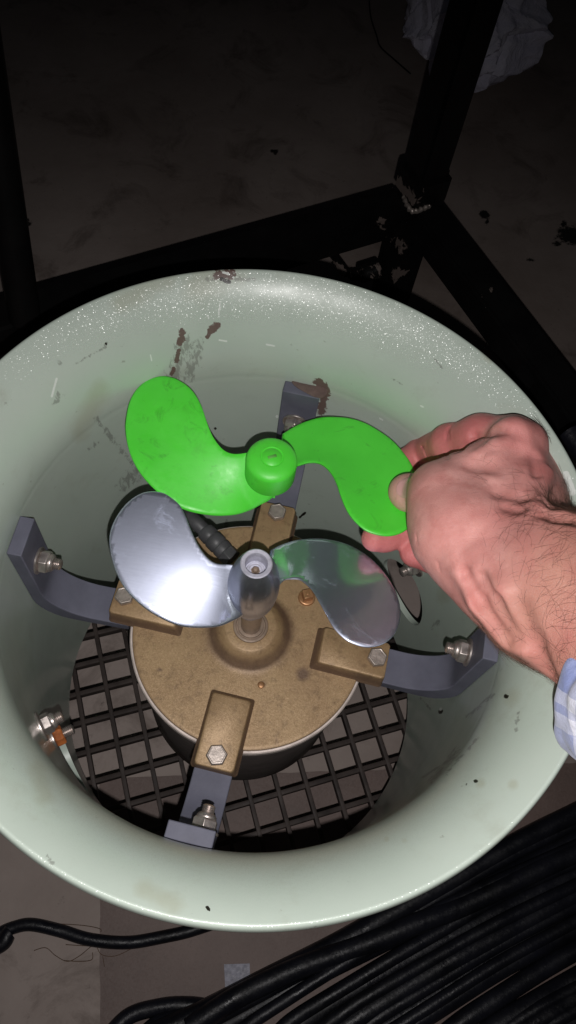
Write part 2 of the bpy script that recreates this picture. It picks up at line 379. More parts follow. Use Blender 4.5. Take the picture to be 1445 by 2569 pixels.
Fi = np.stack([ii*NS+jj, (ii+1)*NS+jj, (ii+1)*NS+j2, ii*NS+j2], 1)
Fo = np.stack([ii*NS+jj, ii*NS+j2, (ii+1)*NS+j2, (ii+1)*NS+jj], 1)+NV
J = np.arange(NS); J2 = (J+1) % NS; top = (NR-1)*NS
Ft = np.stack([top+J, NV+top+J, NV+top+J2, top+J2], 1); Fb = np.stack([J, J2, NV+J2, NV+J], 1)
Fs = []
ki, kj = np.nonzero(~keep)
for i, j in zip(ki, kj):
    for a, b, ni, nj in (((i,j),(i,(j+1) % NS),i-1,j),((i+1,(j+1) % NS),(i+1,j),i+1,j),((i+1,j),(i,j),i,(j-1) % NS),((i,(j+1) % NS),(i+1,(j+1) % NS),i,(j+1) % NS)):
        if keep[ni, nj]:
            p, q = a[0]*NS+a[1], b[0]*NS+b[1]; Fs.append((p, q, NV+q, NV+p))
faces = np.concatenate([Fi, Fo, Ft, Fb, np.array(Fs)])
shell = mobj('shell', np.concatenate([VI, VO]), faces, M_gel, duct, angle=50); shell.location = (0,0,0.358)
# stains: strokes given where they lie on the inner surface
uvp = proj(VI); nrm_in = np.stack([-np.cos(TH), -np.sin(TH), np.zeros_like(TH)], -1).reshape(-1,3)
bell = (pin[:,1] > ZT)[:,None].repeat(NS,1).reshape(-1)
nz = np.where(bell, 0.7, 0.0); vis = ((nrm_in*(1-nz[:,None])*1.0+np.stack([0*nz,0*nz,nz],1))*(CAM-VI)).sum(1) > 0
def strokes(lst):
    f = np.zeros(2*NV)
    for st in lst:
        *pts, r = st
        d = np.full(NV, 1e9)
        if len(pts) == 1: pts = pts*2
        for a, b in zip(pts[:-1], pts[1:]): d = np.minimum(d, seg_d(uvp, a, b))
        f[:NV] = np.maximum(f[:NV], np.where(vis, np.exp(-(d/r)**2*0.693), 0))
    return f
set_attr(shell.data, 'rust', strokes([((458,832),(452,862),9),((448,880),(442,905),6),((436,925),(430,940),5),((545,818),(530,832),10),((527,836),(520,845),6),
    ((545,690),(580,688),12),((800,960),(818,985),14),((815,985),(806,1030),12)]))
set_attr(shell.data, 'scuff', strokes([((152,912),12),((266,862),9),((470,860),(430,950),30),((500,870),(470,940),26),((185,915),(265,870),5),((1090,900),(1110,925),3),((985,950),(1010,965),3),
    ((240,1050),(330,1160),9),((220,1130),(245,1110),8),((150,990),(140,1010),14),((310,1220),(350,1180),22),((560,1420),(570,1300),8),
    ((1150,1880),(1080,1960),12),((1170,1800),(1240,1740),7),((1060,1950),(1140,1900),5),((1200,1850),(1120,1940),6),((1100,1560),(1085,1575),8),((300,1470),(345,1530),4),((120,2150),(130,2165),10),
    ((520,700),(640,700),8),((1300,1790),(1295,1830),8),((1000,1690),(1080,1780),4)]))
set_attr(shell.data, 'black', strokes([((266,862),3.5),((1193,1960),5.5),((1270,1747),6),((1170,1968),3),((540,1075),3),((520,2276),(524,2283),4),((765,1287),(752,1298),3),
    ((1105,1785),6),((555,700),(575,708),5)]))
set_attr(shell.data, 'yellow', strokes([((560,690),(500,720),50),((90,1930),(110,2000),26),((300,760),(420,700),30),((1285,1750),26),((1205,1965),14),((1287,1968),13),((1015,2110),9),((970,2105),7),((1210,870),(1230,900),14),((430,2270),(360,2230),30),((1110,1500),(1125,1440),20),((250,980),(200,1080),30)]))
set_attr(shell.data, 'chip', strokes([((142,950),(130,995),2.6),((552,762),(548,790),2.2),((550,853),(568,856),2.2),((668,864),(688,868),2.2),((695,1045),4),((378,890),(381,905),1.8),((1105,1779),4),((960,1055),(952,1050),2.2),((1055,1018),(1062,1021),2),((560,683),(575,688),3),((585,696),3),((1420,1190),(1436,1235),9),((430,1040),(440,1046),2),((520,790),(524,800),1.6)]))

# bolts through the wall
def hexnut(parent, name, M, af=0.013, h=0.0065, mat=None, nyloc=True):
    r = af/math.sqrt(3); prof = [(r*0.90,0.0),(r,0.0012),(r,h-0.0012),(r*0.88,h)]
    v, f = lathe(prof, 6)
    if nyloc:
        v, f = merge((v, f), lathe([(af*0.44,h-0.0005),(af*0.44,h+0.0012),(af*0.36,h+0.0028),(af*0.30,h+0.003)], 24))
    v, f = xf((v, f), M); return mobj(name, v, f, mat or M_steel, parent, smooth=True, angle=28, bevel=0.0003)
def stud(parent, M, r=0.004, L=0.008, z0=0.008, mat=None):
    prof = [(r*0.5, z0-0.004)]; k = 0; z = z0-0.003
    while z < z0+L:
        prof += [(r*0.84, z), (r, z+0.0006)]; z += 0.00125
    prof += [(r*0.8, z), (r*0.55, z+0.0004)]
    v, f = lathe(prof, 20); v, f = xf((v, f), M); return mobj('threaded_end', v, f, mat or M_steel, parent, angle=35)
def washer(parent, M, r=0.0095, h=0.0016):
    v, f = lathe([(r-0.0003,0),(r,0.0003),(r,h-0.0003),(r-0.0003,h)], 40); v, f = xf((v, f), M); return mobj('washer', v, f, M_steel, parent, angle=40)
def wall_M(ang, z, r=RT):
    c, s = math.cos(ang), math.sin(ang); return align((-c,-s,0), (r*c, r*s, z))
I358 = Matrix.Translation((0,0,0.358))
for ang, z, rusty in ((R_(38.5), -0.2155, False), (R_(-139.5), -0.150, False), (R_(-140.5), -0.205, True)):
    M = I358 @ wall_M(ang, z)
    b = washer(duct, M, 0.0105 if not rusty else 0.009); b.name = 'wall_bolt'; b['label'] = 'bolt with orange rusted nut' if rusty else 'bright steel bolt with washer'
    M2 = M @ Matrix.Translation((0,0,0.0016)) @ Matrix.Rotation(0.3, 4, 'Z')
    hexnut(b, 'nut', M2, 0.013, 0.0068, M_rust if rusty else M_steel, not rusty)
    stud(b, M2, 0.0042, 0.006, 0.0075)

# ------------------------------------------------------------------ grating under the duct
grating = empty('floor_grating', 'dark plastic grating with square cells across the bottom of the duct', 'grating', (0,0,-0.366))
def grate_bar(off, ang, half, wd, ht, zc):
    d = np.array([math.cos(ang), math.sin(ang)]); n = np.array([-d[1], d[0]])
    a = n*off-d*half; b = n*off+d*half
    v, f = bar((*a, zc), (*b, zc), wd, ht); o = mobj('grate_bar', v, f, M_grate, grating, smooth=True, bevel=0.0005); return o
RG = 0.176
for k in range(-5, 7):
    off = 0.0089+0.0278*k
    if abs(off) < RG-0.01: grate_bar(off, R_(27), math.sqrt(RG**2-off**2), 0.0045, 0.010, 0.0)
for k in range(-6, 8):
    off = 0.0095+0.0270*k
    if abs(off) < RG-0.01: grate_bar(off, R_(-63), math.sqrt(RG**2-off**2), 0.0040, 0.010, 0.0004)

# ------------------------------------------------------------------ motor
ZP = -0.1775
motor = empty('electric_motor', 'round brass topped motor with four cast lugs in the middle of the duct', 'motor', (0,0,0))
RM = 0.0905
v, f = lathe([(0.080,-0.348),(0.0862,-0.346),(0.0872,-0.343),(0.0878,-0.20),(0.0878,-0.186)], 96); mobj('housing', v, f, M_house, motor, angle=40)
v, f = lathe([(0.0870,-0.1885),(0.0912,-0.1885),(0.0918,-0.1878),(0.0918,-0.1815),(0.0910,-0.1806),(0.0880,-0.1806)], 128, False); mobj('clamp_ring', v, f, M_ring, motor, angle=40)
prof = [(0.0885,-0.183),(0.0898,-0.1800),(0.0894,ZP-0.0004),(0.0886,ZP)]
rr = np.linspace(0.0886, 0.035, 26)[1:]; prof += [(r, ZP) for r in rr]
prof += [(0.0320,ZP+0.0004),(0.0300,ZP+0.0016),(0.0265,ZP+0.0060),(0.0228,ZP+0.0100),(0.0202,ZP+0.0122),(0.0188,ZP+0.0127),(0.0135,ZP+0.0127),(0.0128,ZP+0.0118)]
v, f = lathe(prof, 128); cap = mobj('end_cap', v, f, M_brass, motor, angle=45)
rv = np.hypot(np.array(v)[:,0], np.array(v)[:,1]); av = np.arctan2(np.array(v)[:,1], np.array(v)[:,0])
dirt_shade = np.exp(-((rv-0.0285)/0.0042)**2)*0.62+0.3*np.exp(-((rv-0.034)/0.010)**2)+0.35*np.exp(-((rv-0.0890)/0.0015)**2)  # boss cone's shaded side painted as a dark ring; outer edge darkened too
pv = np.array(v)
for (x, y), r in (((660,1718),0.0026),((760,1690),0.006),((400,1680),0.002),((690,1860),0.002)):
    c = onz(x, y, ZP); dirt_shade = np.maximum(dirt_shade, np.exp(-(np.linalg.norm(pv[:,:2]-c[:2], axis=1)/r)**2))
set_attr(cap.data, 'dirt_shade', dirt_shade)
v, f = lathe([(0.0095,ZP+0.0100),(0.0132,ZP+0.0118),(0.0132,ZP+0.0132),(0.0124,ZP+0.0136),(0.0114,ZP+0.0136),(0.0110,ZP+0.0126),(0.0098,ZP+0.0126),(0.0096,ZP+0.0138),(0.0084,ZP+0.0140)], 56); mobj('shaft_seal', v, f, M_seal, motor, angle=35)
v, f = lathe([(0.0075,ZP+0.002),(0.0075,-0.100),(0.0065,-0.095)], 40); mobj('shaft', v, f, simple('ground_shaft_steel', (0.36,0.285,0.23), 0.36, 0.55, 0.15, 120, 0.08), motor, angle=40)
c = onz(770,1497,ZP+0.003); 
v, f = merge(xf(lathe([(0.0068,-0.0005),(0.0068,0.002),(0.0062,0.0026),(0.0045,0.0026)], 32), Matrix.Identity(4)), box(-0.0037,0.0037,-0.0037,0.0037,0.0020,0.0105), lathe([(0.0014,0.0100),(0.0014,0.0109)], 12))
mobj('drain_plug', [tuple(Matrix.Rotation(0.45,3,'Z') @ Vector(p)) for p in v], f, M_brass_smooth, motor, angle=35, bevel=0.0004, loc=(c[0],c[1],ZP))
c = onz(655,1719,ZP)
v, f = lathe([(0.0024,-0.001),(0.0028,0.0006),(0.0018,0.0010)], 10); mobj('oil_drop', v, f, M_brass_smooth, motor, loc=(c[0],c[1],ZP))
# cable gland and its lead, leaving through the port behind
g0 = onz(575,1395,ZP+0.012); g1 = onz(525,1345,ZP+0.012); gd = g1-g0; gd /= np.linalg.norm(gd); gd[2] = 0.05
v, f = lathe([(0.0085,-0.004),(0.0085,0.004)], 6); ga = xf((v, f), Matrix.Identity(4))
v2, f2 = lathe([(0.0072,0.004),(0.0078,0.006),(0.0078,0.010),(0.0070,0.011),(0.0080,0.0125),(0.0080,0.019),(0.0070,0.0205),(0.0078,0.022),(0.0074,0.028),(0.006,0.030)], 32)
v, f = xf(merge(ga, (v2, f2)), align(gd, g0)); gl = mobj('cable_gland', v, f, M_rubber, motor, angle=40, bevel=0.0004)
p0 = g0+gd*0.028; pe = np.array([0.172*math.cos(R_(130)), 0.172*math.sin(R_(130)), -0.258])
cv = catmull([p0, p0+gd*0.018+[0,0,-0.002], p0*0.45+pe*0.55+[0,0,0.012], pe, pe+(pe-p0)*0.4+[0,0,-0.06]], 10)
v, f = tube(cv, 0.0058, 14); mobj('power_lead', v, f, M_rubber, motor)
# lugs
def lug(ang):
    """sand-cast block on the cap: drafted sides, rounded corners"""
    L0, L1, W = 0.056, 0.106, 0.0140
    def ring(z, gi, gw, go):
        pts = []
        x0, x1, y1 = L0-gi, L1+go, W+gw; rc = 0.0020
        for cx, cy, a0 in ((x1-rc,y1-rc,0),(x0+rc,y1-rc,90),(x0+rc,-y1+rc,180),(x1-rc,-y1+rc,270)):
            for k in range(6):
                a = R_(a0+90*k/5); px, py = cx+rc*math.cos(a), cy+rc*math.sin(a)
                if px > 0.09: px += 0.0035*(1-(py/y1)**2)
                pts.append((px, py, z))
        return pts
    R = [ring(ZP-0.001, 0.0060, 0.0034, 0.0006), ring(ZP+0.0003, 0.0052, 0.0026, 0.0005), ring(ZP+0.0014, 0.0040, 0.0018, 0.0004), ring(ZP+0.0106, 0.0010, 0.0004, 0.0), ring(ZP+0.0116, 0.0004, 0.0, -0.0003), ring(ZP+0.0120, -0.0002, -0.0005, -0.0008)]
    n = len(R[0]); V = [p for r in R for p in r]; F = [tuple(range(n-1,-1,-1))]
    for i in range(len(R)-1):
        for j in range(n): F.append((i*n+j, i*n+(j+1) % n, (i+1)*n+(j+1) % n, (i+1)*n+j))
    F.append(tuple((len(R)-1)*n+j for j in range(n)))
    Mr = Matrix.Rotation(ang, 4, 'Z'); v, f = xf((V, F), Mr)
    o = mobj('mounting_lug', v, f, M_brass, motor, angle=50)
    d = np.zeros(len(v)); d[:3*n] = 0.95; d[3*n:4*n] = 0.55; set_attr(o.data, 'dirt_shade', d)  # fillets and drafted walls darkened: painted shade along with grime
    Mb = Mr @ Matrix.Translation((0.0982,0.0,ZP+0.012)) @ Matrix.Rotation(ang*1.7+0.4, 4, 'Z')
    r = 0.0133/math.sqrt(3)
    v, f = xf(lathe([(r*0.97,0.0),(r,0.0006),(r,0.0040),(r*0.90,0.0052),(r*0.80,0.0053),(r*0.78,0.0050)], 6), Mb)
    b = mobj('bolt_head', v, f, M_bolt, o, angle=25, bevel=0.0004)
    return o, Mb
lugs = [lug(R_(a)) for a in (-92.0, 179.0, 89.5, -2.5)]
# raised lettering on the near bolt head
def raised_text(body, size, M, parent, mat):
    cu = bpy.data.curves.new('bolt_lettering', 'FONT'); cu.body = body; cu.size = size; cu.extrude = 0.00025; cu.align_x = 'CENTER'; cu.align_y = 'CENTER'
    to = bpy.data.objects.new('tmp', cu); COL.objects.link(to); dg = bpy.context.evaluated_depsgraph_get()
    me = bpy.data.meshes.new_from_object(to.evaluated_get(dg)); bpy.data.objects.remove(to)
    me.materials.append(mat); me.transform(M); o = bpy.data.objects.new('bolt_lettering', me); COL.objects.link(o); o.parent = parent; return o

# ------------------------------------------------------------------ brackets
BR = 'grey brackets holding the motor'
def bracket(ang, label):
    b = empty('mounting_bracket', label, 'bracket', (0,0,0), ang, BR)
    top = -0.0745; ui, uo = 0.1532, 0.1632
    pf = [(0.0925,-0.1790)]
    for k in range(0, 13):
        a = k/12*math.pi/2; pf.append((0.119+(ui-0.119)*math.sin(a), -0.1790+0.036*(1-math.cos(a))))
    pf += [(ui, top), (uo, top), (uo, -0.160)]
    for k in range(1, 7):
        a = k/6*math.pi/2; pf.append((uo-0.024*(1-math.cos(a)), -0.160-0.0300*math.sin(a)))
    pf += [(0.125,-0.1902),(0.0925,-0.1890)]
    v, f = prism(pf, 0.0280); mobj('arm', v, f, M_bracket, b, smooth=True, angle=25, bevel=0.0007)
    M = align((-1,0,0), (ui, 0.0055 if ang < R_(-45) else 0.001, -0.1110))
    wsh = washer(b, M, 0.0098)
    M2 = M @ Matrix.Translation((0,0,0.0016)) @ Matrix.Rotation(0.5+ang, 4, 'Z')
    hexnut(b, 'nut', M2, 0.0145, 0.0070); stud(b, M2, 0.0042, 0.0045, 0.0090)
    return b
bracket(R_(-92.0), 'grey motor bracket at the near side, below the lettered bolt head')
bracket(R_(181.0), 'grey motor bracket at the left wall, partly behind the metal blade')
fb = bracket(R_(89.5), 'grey motor bracket at the far wall beside brown residue, behind green propeller')
bracket(R_(-2.0), 'grey motor bracket at the right wall, just below the wrist')
pts = [(0.1545,-0.0155),(0.1542,-0.009),(0.1560,-0.003),(0.1578,0.002),(0.1600,0.006),(0.1634,0.009),(0.1636,0.002),(0.1637,-0.006),(0.1634,-0.0165),(0.1590,-0.0185)]
pts = catmull(pts, 5, True); pts = [q+0.0005*np.array([mnoise.noise((q[0]*900,q[1]*900,2.0)), mnoise.noise((q[0]*900,q[1]*900,5.0))]) for q in pts]
n_ = len(pts); V = [(q[0], q[1], -0.0748) for q in pts]+[(q[0], q[1], -0.0740) for q in pts]
mobj('glue_residue', V, [tuple(range(n_-1,-1,-1)), tuple(range(n_, 2*n_))]+[(i, (i+1) % n_, n_+(i+1) % n_, n_+i) for i in range(n_)], simple('brown_glue', (0.135,0.092,0.080), 0.6, 0, 0.3, 150, 0.5), fb, smooth=False)
Mb = lugs[0][1]
for body, r0, a0, st in (('ABP', 0.0038, 35, -34), ('THE', 0.0040, 215, 30)):
    for k, ch in enumerate(body):
        a = R_(a0+st*k+75); base = Matrix.Translation(Mb.translation+Vector((0,0,0.0053)))
        raised_text(ch, 0.0026, base @ Matrix.Translation((r0*math.cos(a), r0*math.sin(a), 0)) @ Matrix.Rotation(a-math.pi/2, 4, 'Z'), lugs[0][0], M_bolt)

# ------------------------------------------------------------------ propellers
def in_poly(P, poly):
    x, y = P[:,0], P[:,1]; c = np.zeros(len(P), bool); q = np.roll(poly, 1, 0)
    for (x1, y1), (x2, y2) in zip(poly, q):
        if y1 == y2: continue
        c ^= ((y1 > y) != (y2 > y)) & (x < (x2-x1)*(y-y1)/(y2-y1)+x1)
    return c
def helicoid(cx, cy, z0, k, sgn):
    def h(x, y):
        dx, dy = (x-cx)*sgn, (y-cy)*sgn; r = np.hypot(dx, dy)
        a = np.arctan2(dy, dx)
        return z0-k*a*np.minimum(1, r/0.02)
    return h
def blade(parent, pix, root, cx, cy, z0, k, sgn, mat, thick=0.0026, name='blade'):
    h = helicoid(cx, cy, z0, k, sgn); pts = []
    for x, y in pix:
        z = z0
        for _ in range(25): q = onz(x, y, z); z = 0.5*z+0.5*float(h(q[0], q[1]))
        pts.append(q[:2])
    ring = catmull(pts, 5)
    ring = np.array(list(ring)+[np.array([cx, cy])+np.array(r) for r in root])
    d = np.linalg.norm(np.roll(ring,-1,0)-ring, axis=1); ring = ring[d > 1e-5]; n = len(ring)
    lo, hi = ring.min(0), ring.max(0); g = 0.0030
    gx, gy = np.meshgrid(np.arange(lo[0], hi[0], g), np.arange(lo[1], hi[1], g)); G = np.stack([gx.ravel(), gy.ravel()], 1)
    dist = np.full(len(G), 1e9)
    for a, b in zip(ring, np.roll(ring,-1,0)): dist = np.minimum(dist, seg_d(G, a, b))
    G = G[in_poly(G, ring) & (dist > 0.0016)]
    nin = Vector((0,0)); tang = np.roll(ring,-1,0)-np.roll(ring,1,0); tang /= np.linalg.norm(tang, axis=1)[:,None]+1e-9
    area = 0.5*np.sum(ring[:,0]*np.roll(ring[:,1],-1)-np.roll(ring[:,0],-1)*ring[:,1]); outn = np.stack([tang[:,1], -tang[:,0]], 1)*(1 if area > 0 else -1)
    inner = ring-outn*0.0009
    allp = np.concatenate([inner, G])
    res = delaunay_2d_cdt([Vector(p) for p in allp], [(i, (i+1) % n) for i in range(n)], [], 1, 1e-7)
    vv, ff = np.array([tuple(p) for p in res[0]]), [tuple(q) for q in res[2]]
    m = len(vv); t2 = thick/2
    hz = h(vv[:,0], vv[:,1])
    # map rim order to output verts
    omap = {}
    for new, orig in enumerate(res[3]):
        for q in orig: omap[q] = new
    idx = [omap[i] for i in range(n)]
    V = [(x, y, z+t2) for (x, y), z in zip(vv, hz)]+[(x, y, z-t2) for (x, y), z in zip(vv, hz)]
    hr = h(ring[:,0], ring[:,1]); b0 = len(V)
    V += [(x, y, z+t2*0.45) for (x, y), z in zip(ring, hr)]+[(x, y, z-t2*0.45) for (x, y), z in zip(ring, hr)]
    F = []
    for q in ff:
        a = vv[list(q)]; s = (a[1,0]-a[0,0])*(a[2,1]-a[0,1])-(a[2,0]-a[0,0])*(a[1,1]-a[0,1])
        q = q if s > 0 else q[::-1]; F.append(q); F.append(tuple(i+m for i in q[::-1]))
    for i in range(n):
        j = (i+1) % n
        qs = [(idx[i], b0+i, b0+j, idx[j]), (b0+i, b0+n+i, b0+n+j, b0+j), (b0+n+i, m+idx[i], m+idx[j], b0+n+j)]
        F += [q if area > 0 else q[::-1] for q in qs]
    return mobj(name, V, F, mat, parent, angle=55)

ML = [(569,1417),(540,1413.5),(518,1397),(496,1366),(479,1329),(466,1296),(452,1270),(433,1252),(408,1237),(373,1234),(342,1245),(312,1270),(287,1307),(275,1344),(276,1380),(290,1432),(316,1480),(360,1523),(408,1553),(455,1571),(507,1575),(551,1571),(587,1556),(617,1538)]
MR = [(697,1473),(712,1457),(730,1454),(750,1455),(765,1464),(784,1483),(799,1508),(818,1542),(837,1576),(865,1604),(893,1618),(918,1624),(943,1622),(968,1612),(989,1592),(1002,1560),(1004,1529),(996,1495),(980,1461),(958,1430),(930,1402),(899,1380),(865,1364),(824,1354),(784,1352),(743,1356),(706,1367),(678,1381)]
GL = [(619,1137),(587,1140),(565,1133),(547,1116),(531,1091),(518,1058),(507,1025),(492,995),(474,973),(448,955),(422,946),(397,946),(367,957),(342,979),(325,1010),(317,1047),(315,1080),(321,1120),(334,1157),(356,1193),(386,1226),(422,1256),(463,1278),(507,1289),(551,1293),(598,1289),(639,1274),(672,1256),(690,1243)]
GR = [(746,1170),(774,1162),(799,1163),(818,1174),(834,1193),(846,1218),(854,1243),(868,1277),(887,1305),(915,1330),(943,1341),(968,1345),(993,1342),(1014,1333),(1030,1318),(1038,1299),(1042,1280),(1045,1249),(1043,1212),(1038,1181),(1024,1153),(1002,1125),(980,1103),(949,1081),(915,1062),(880,1051),(843,1047),(806,1048),(768,1058),(737,1072),(708,1090)]
MC = onz(640,1412,-0.0455); MX, MY = float(MC[0])*0.7, float(MC[1])*0.7
prop = empty('metal_propeller', 'polished metal two blade propeller fixed on the motor shaft', 'propeller', (0,0,0))
KM = 0.0165; ZM = -0.080
blade(prop, ML, [(-0.004,-0.010),(0.0,0.0),(-0.004,0.008)], MX, MY, ZM, KM, -1, M_alu)
blade(prop, MR, [(0.004,0.010),(0.0,0.0),(0.004,-0.008)], MX, MY, ZM, KM, 1, M_alu)
hp = [(0.0100,-0.0461),(0.0112,-0.0490),(0.0130,-0.0540),(0.0146,-0.0600),(0.0159,-0.0665),(0.0168,-0.073),(0.0173,-0.0795),(0.0173,-0.086),(0.0171,-0.092),(0.0166,-0.099),(0.0157,-0.106),(0.0143,-0.112),(0.0125,-0.118),(0.0105,-0.124),(0.0088,-0.130),(0.0070,-0.1305)]
v, f = lathe(hp, 72, False); mobj('hub', v, f, M_alu_hub, prop, angle=48, loc=(MX, MY, 0))
v, f = lathe([(0.0008,-0.0575),(0.0040,-0.0575),(0.0044,-0.0568),(0.0056,-0.0568),(0.0060,-0.0575),(0.0067,-0.0575),(0.0069,-0.0500),(0.0069,-0.0464),(0.0073,-0.0456),(0.0094,-0.0453),(0.0101,-0.0459)], 64, False); mobj('hub_rim', v, f, simple('machined_aluminium', (0.50,0.50,0.58), 0.5, 0.35, 0.25, 200, 0.25), prop, angle=30, loc=(MX, MY, 0))
v, f = lathe([(0.0030,-0.0574),(0.0030,-0.0568),(0.0022,-0.0566)], 6); v2, f2 = lathe([(0.0022,-0.0574),(0.0021,-0.0550),(0.0014,-0.0540),(0.0005,-0.0537)], 20)
v, f = merge((v, f), (v2, f2)); mobj('retaining_screw', v, f, M_seal, prop, angle=30, loc=(MX, MY, 0))
ZG = -0.0655; GC = onz(677,1188,ZG); GX, GY = float(GC[0]), float(GC[1]); KG = 0.0165
gp = empty('plastic_propeller', 'bright green plastic two blade propeller held between thumb and fingers', 'propeller', (0,0,0))
blade(gp, GL, [(-0.004,-0.010),(0.0,0.0),(-0.004,0.008)], GX, GY, ZG, KG, -1, M_grn, 0.0028)
blade(gp, GR, [(0.004,0.010),(0.0,0.0),(0.004,-0.008)], GX, GY, ZG, KG, 1, M_grn, 0.0028)
rg = 0.0174
hp = [(0.009,ZG-0.0010),(rg*0.985,ZG-0.0010),(rg,ZG-0.0002),(rg,ZG+0.0172),(rg*0.975,ZG+0.0190),(rg*0.92,ZG+0.0202),(rg*0.80,ZG+0.0214),(rg*0.62,ZG+0.0222),(rg*0.45,ZG+0.0226),(rg*0.43,ZG+0.0222),(rg*0.39,ZG+0.0222),(rg*0.36,ZG+0.0228),(0.0005,ZG+0.0230)]
v, f = lathe(hp, 72); mobj('hub', v, f, M_grn, gp, angle=48, loc=(GX, GY, 0))
v, f = bar((-0.0026,-0.0016,ZG+0.0230), (0.0026,0.0016,ZG+0.0230), 0.0022, 0.0007); mobj('moulding_mark', v, f, simple('moulding_scar', (0.10,0.36,0.06), 0.6, 0, 0.3, 200, 0.3), gp, loc=(GX,GY,0), bevel=0.0002)

# ------------------------------------------------------------------ person: right hand and forearm, one continuous skin grown from a distance field
def blade_depth(x, y):
    h = helicoid(GX, GY, ZG, KG, 1); z = ZG
    for _ in range(25): q = onz(x, y, z); z = 0.5*z+0.5*float(h(q[0], q[1]))
    return float(depth(q))
def smin(a, b, k):
    h = np.clip(0.5+0.5*(b-a)/k, 0, 1); return b+(a-b)*h-k*h*(1-h)
def capd(P, a, b, r1, r2):
    ab = b-a; h = np.clip(((P-a)@ab)/(ab@ab+1e-12), 0, 1)
    return np.linalg.norm(P-a-h[...,None]*ab, axis=-1)-(r1+(r2-r1)*h)
PRIMS = []      # (op, a, b, r1, r2, k, group)
def J(x, y, d, r): return (at(x, y, d), r*d/FPX)
def chain(js, k, grp):
    for (a, r1), (b, r2) in zip(js[:-1], js[1:]): PRIMS.append(('u', a, b, r1, r2, k, grp))
def cut(js, k, grp):
    for (a, r1), (b, r2) in zip(js[:-1], js[1:]): PRIMS.append(('s', a, b, r1, r2, k, grp))
bd = blade_depth
# forearm: two parallel bones give an oval section
fa = lambda off, x, y, d, r: J(x+off*0.51, y-off*0.86, d, r)
chain([fa(75,1255,1405,0.452,92), fa(78,1370,1470,0.430,100), fa(84,1580,1595,0.392,118)], 0.020, 'palm')
chain([fa(-58,1282,1416,0.448,78), fa(-70,1370,1470,0.428,104), fa(-84,1580,1595,0.390,124)], 0.020, 'palm')
chain([fa(0,1262,1408,0.446,100), fa(0,1370,1470,0.424,112), fa(0,1580,1595,0.386,132)], 0.020, 'palm')
# metacarpals fanning from the wrist
W0 = (1262, 1395)
chain([J(1250,1385,0.455,92), J(1260,1230,0.474,78), J(1272,1112,0.491,50)], 0.016, 'palm')
chain([J(1290,1380,0.460,88), J(1305,1230,0.484,68), J(1312,1108,0.502,50)], 0.016, 'palm')
chain([J(1310,1390,0.466,80), J(1338,1270,0.494,64), J(1368,1172,0.514,46)], 0.016, 'palm')
chain([J(1320,1400,0.470,74), J(1350,1310,0.502,56), J(1378,1222,0.522,40)], 0.016, 'palm')
# thumb: metacarpal, proximal, and the distal joint that folds down on to the blade
chain([J(1225,1440,0.447,84), J(1150,1345,0.462,92), J(1112,1262,0.478,76)], 0.018, 'palm')
chain([J(1112,1262,0.478,76), J(1090,1228,0.490,60)], 0.014, 'palm')
chain([J(1150,1345,0.462,92), J(1178,1398,0.460,64), J(1252,1482,0.446,62)], 0.016, 'palm')
chain([J(1125,1235,0.484,68), J(1190,1190,0.488,56), J(1272,1140,0.490,44)], 0.014, 'palm')     # first web
chain([J(1110,1330,0.480,62), J(1100,1370,0.490,46)], 0.014, 'palm')
t0 = bd(1012,1236)
chain([J(1094,1236,0.494,56), J(1056,1240,t0-0.0200,48), J(1022,1236,t0-0.0155,42), J(1019,1234,t0-0.0150,40)], 0.006, 'thumb')
# fingers behind the blade
def bb(x, y, r, gap=0.0012): return bd(x, y)+r*1.28*0.535/FPX+0.0016+gap
chain([J(1285,1090,0.498,50), J(1205,1096,0.522,51), J(1128,1112,0.545,47)], 0.009, 'index')
chain([J(1128,1112,0.545,47), J(1062,1140,bb(1062,1140,43,0.002),43), J(1005,1172,bb(1005,1172,38,0.0016),38), J(975,1190,bb(975,1190,35),35)], 0.0045, 'index')
chain([J(1322,1108,0.504,50), J(1250,1240,0.560,46), J(1150,1300,0.565,44)], 0.008, 'middle')
chain([J(1150,1300,0.565,44), J(1040,1332,bb(1030,1300,38),38.5), J(965,1347,bb(965,1320,35),36), J(940,1351,bb(940,1330,33),33.5)], 0.004, 'middle')
chain([J(1368,1172,0.516,46), J(1280,1330,0.572,46), J(1165,1398,0.564,47)], 0.008, 'ring')
chain([J(1165,1398,0.564,47), J(1090,1394,0.553,44), J(1042,1384,0.548,40)], 0.004, 'ring')
chain([J(1378,1222,0.524,40), J(1320,1370,0.572,40), J(1230,1418,0.575,38), J(1150,1405,0.580,34)], 0.006, 'little')
# knuckle heads
chain([J(1288,1086,0.484,40), J(1296,1090,0.485,40)], 0.008, 'palm')
chain([J(1330,1102,0.492,34), J(1334,1108,0.494,34)], 0.008, 'palm')

def field(P, groups=False):
    order = ['palm','thumb','index','middle','ring','little']; D = {}
    lo, hi = P.reshape(-1,3).min(0), P.reshape(-1,3).max(0)
    for g in order:
        d = None
        for op, a, b, r1, r2, k, grp in PRIMS:
            if grp != g or op != 'u': continue
            c = capd(P, a, b, r1, r2); d = c if d is None else smin(d, c, k)
        D[g] = d
    out = D['palm']
    for g in order[1:]:
        out = smin(out, D[g], 0.0032 if g != 'index' else 0.0045)
    for op, a, b, r1, r2, k, grp in PRIMS:
        if op == 's':
            c = -capd(P, a, b, r1, r2); out = -smin(-out, -c, k)
        elif op == 'r':
            out = smin(out, capd(P, a, b, r1, r2), k)
    return (out, D) if groups else out
def march(x, y, d0=0.36, d1=0.62):
    r = ray(x, y); d = d0
    for _ in range(90):
        q = CAM+d*r; v = float(field(q[None])[0])
        if v < 1e-5: return q, d
        d += max(v*0.8, 2e-5)
        if d > d1: return None, None
    return q, d
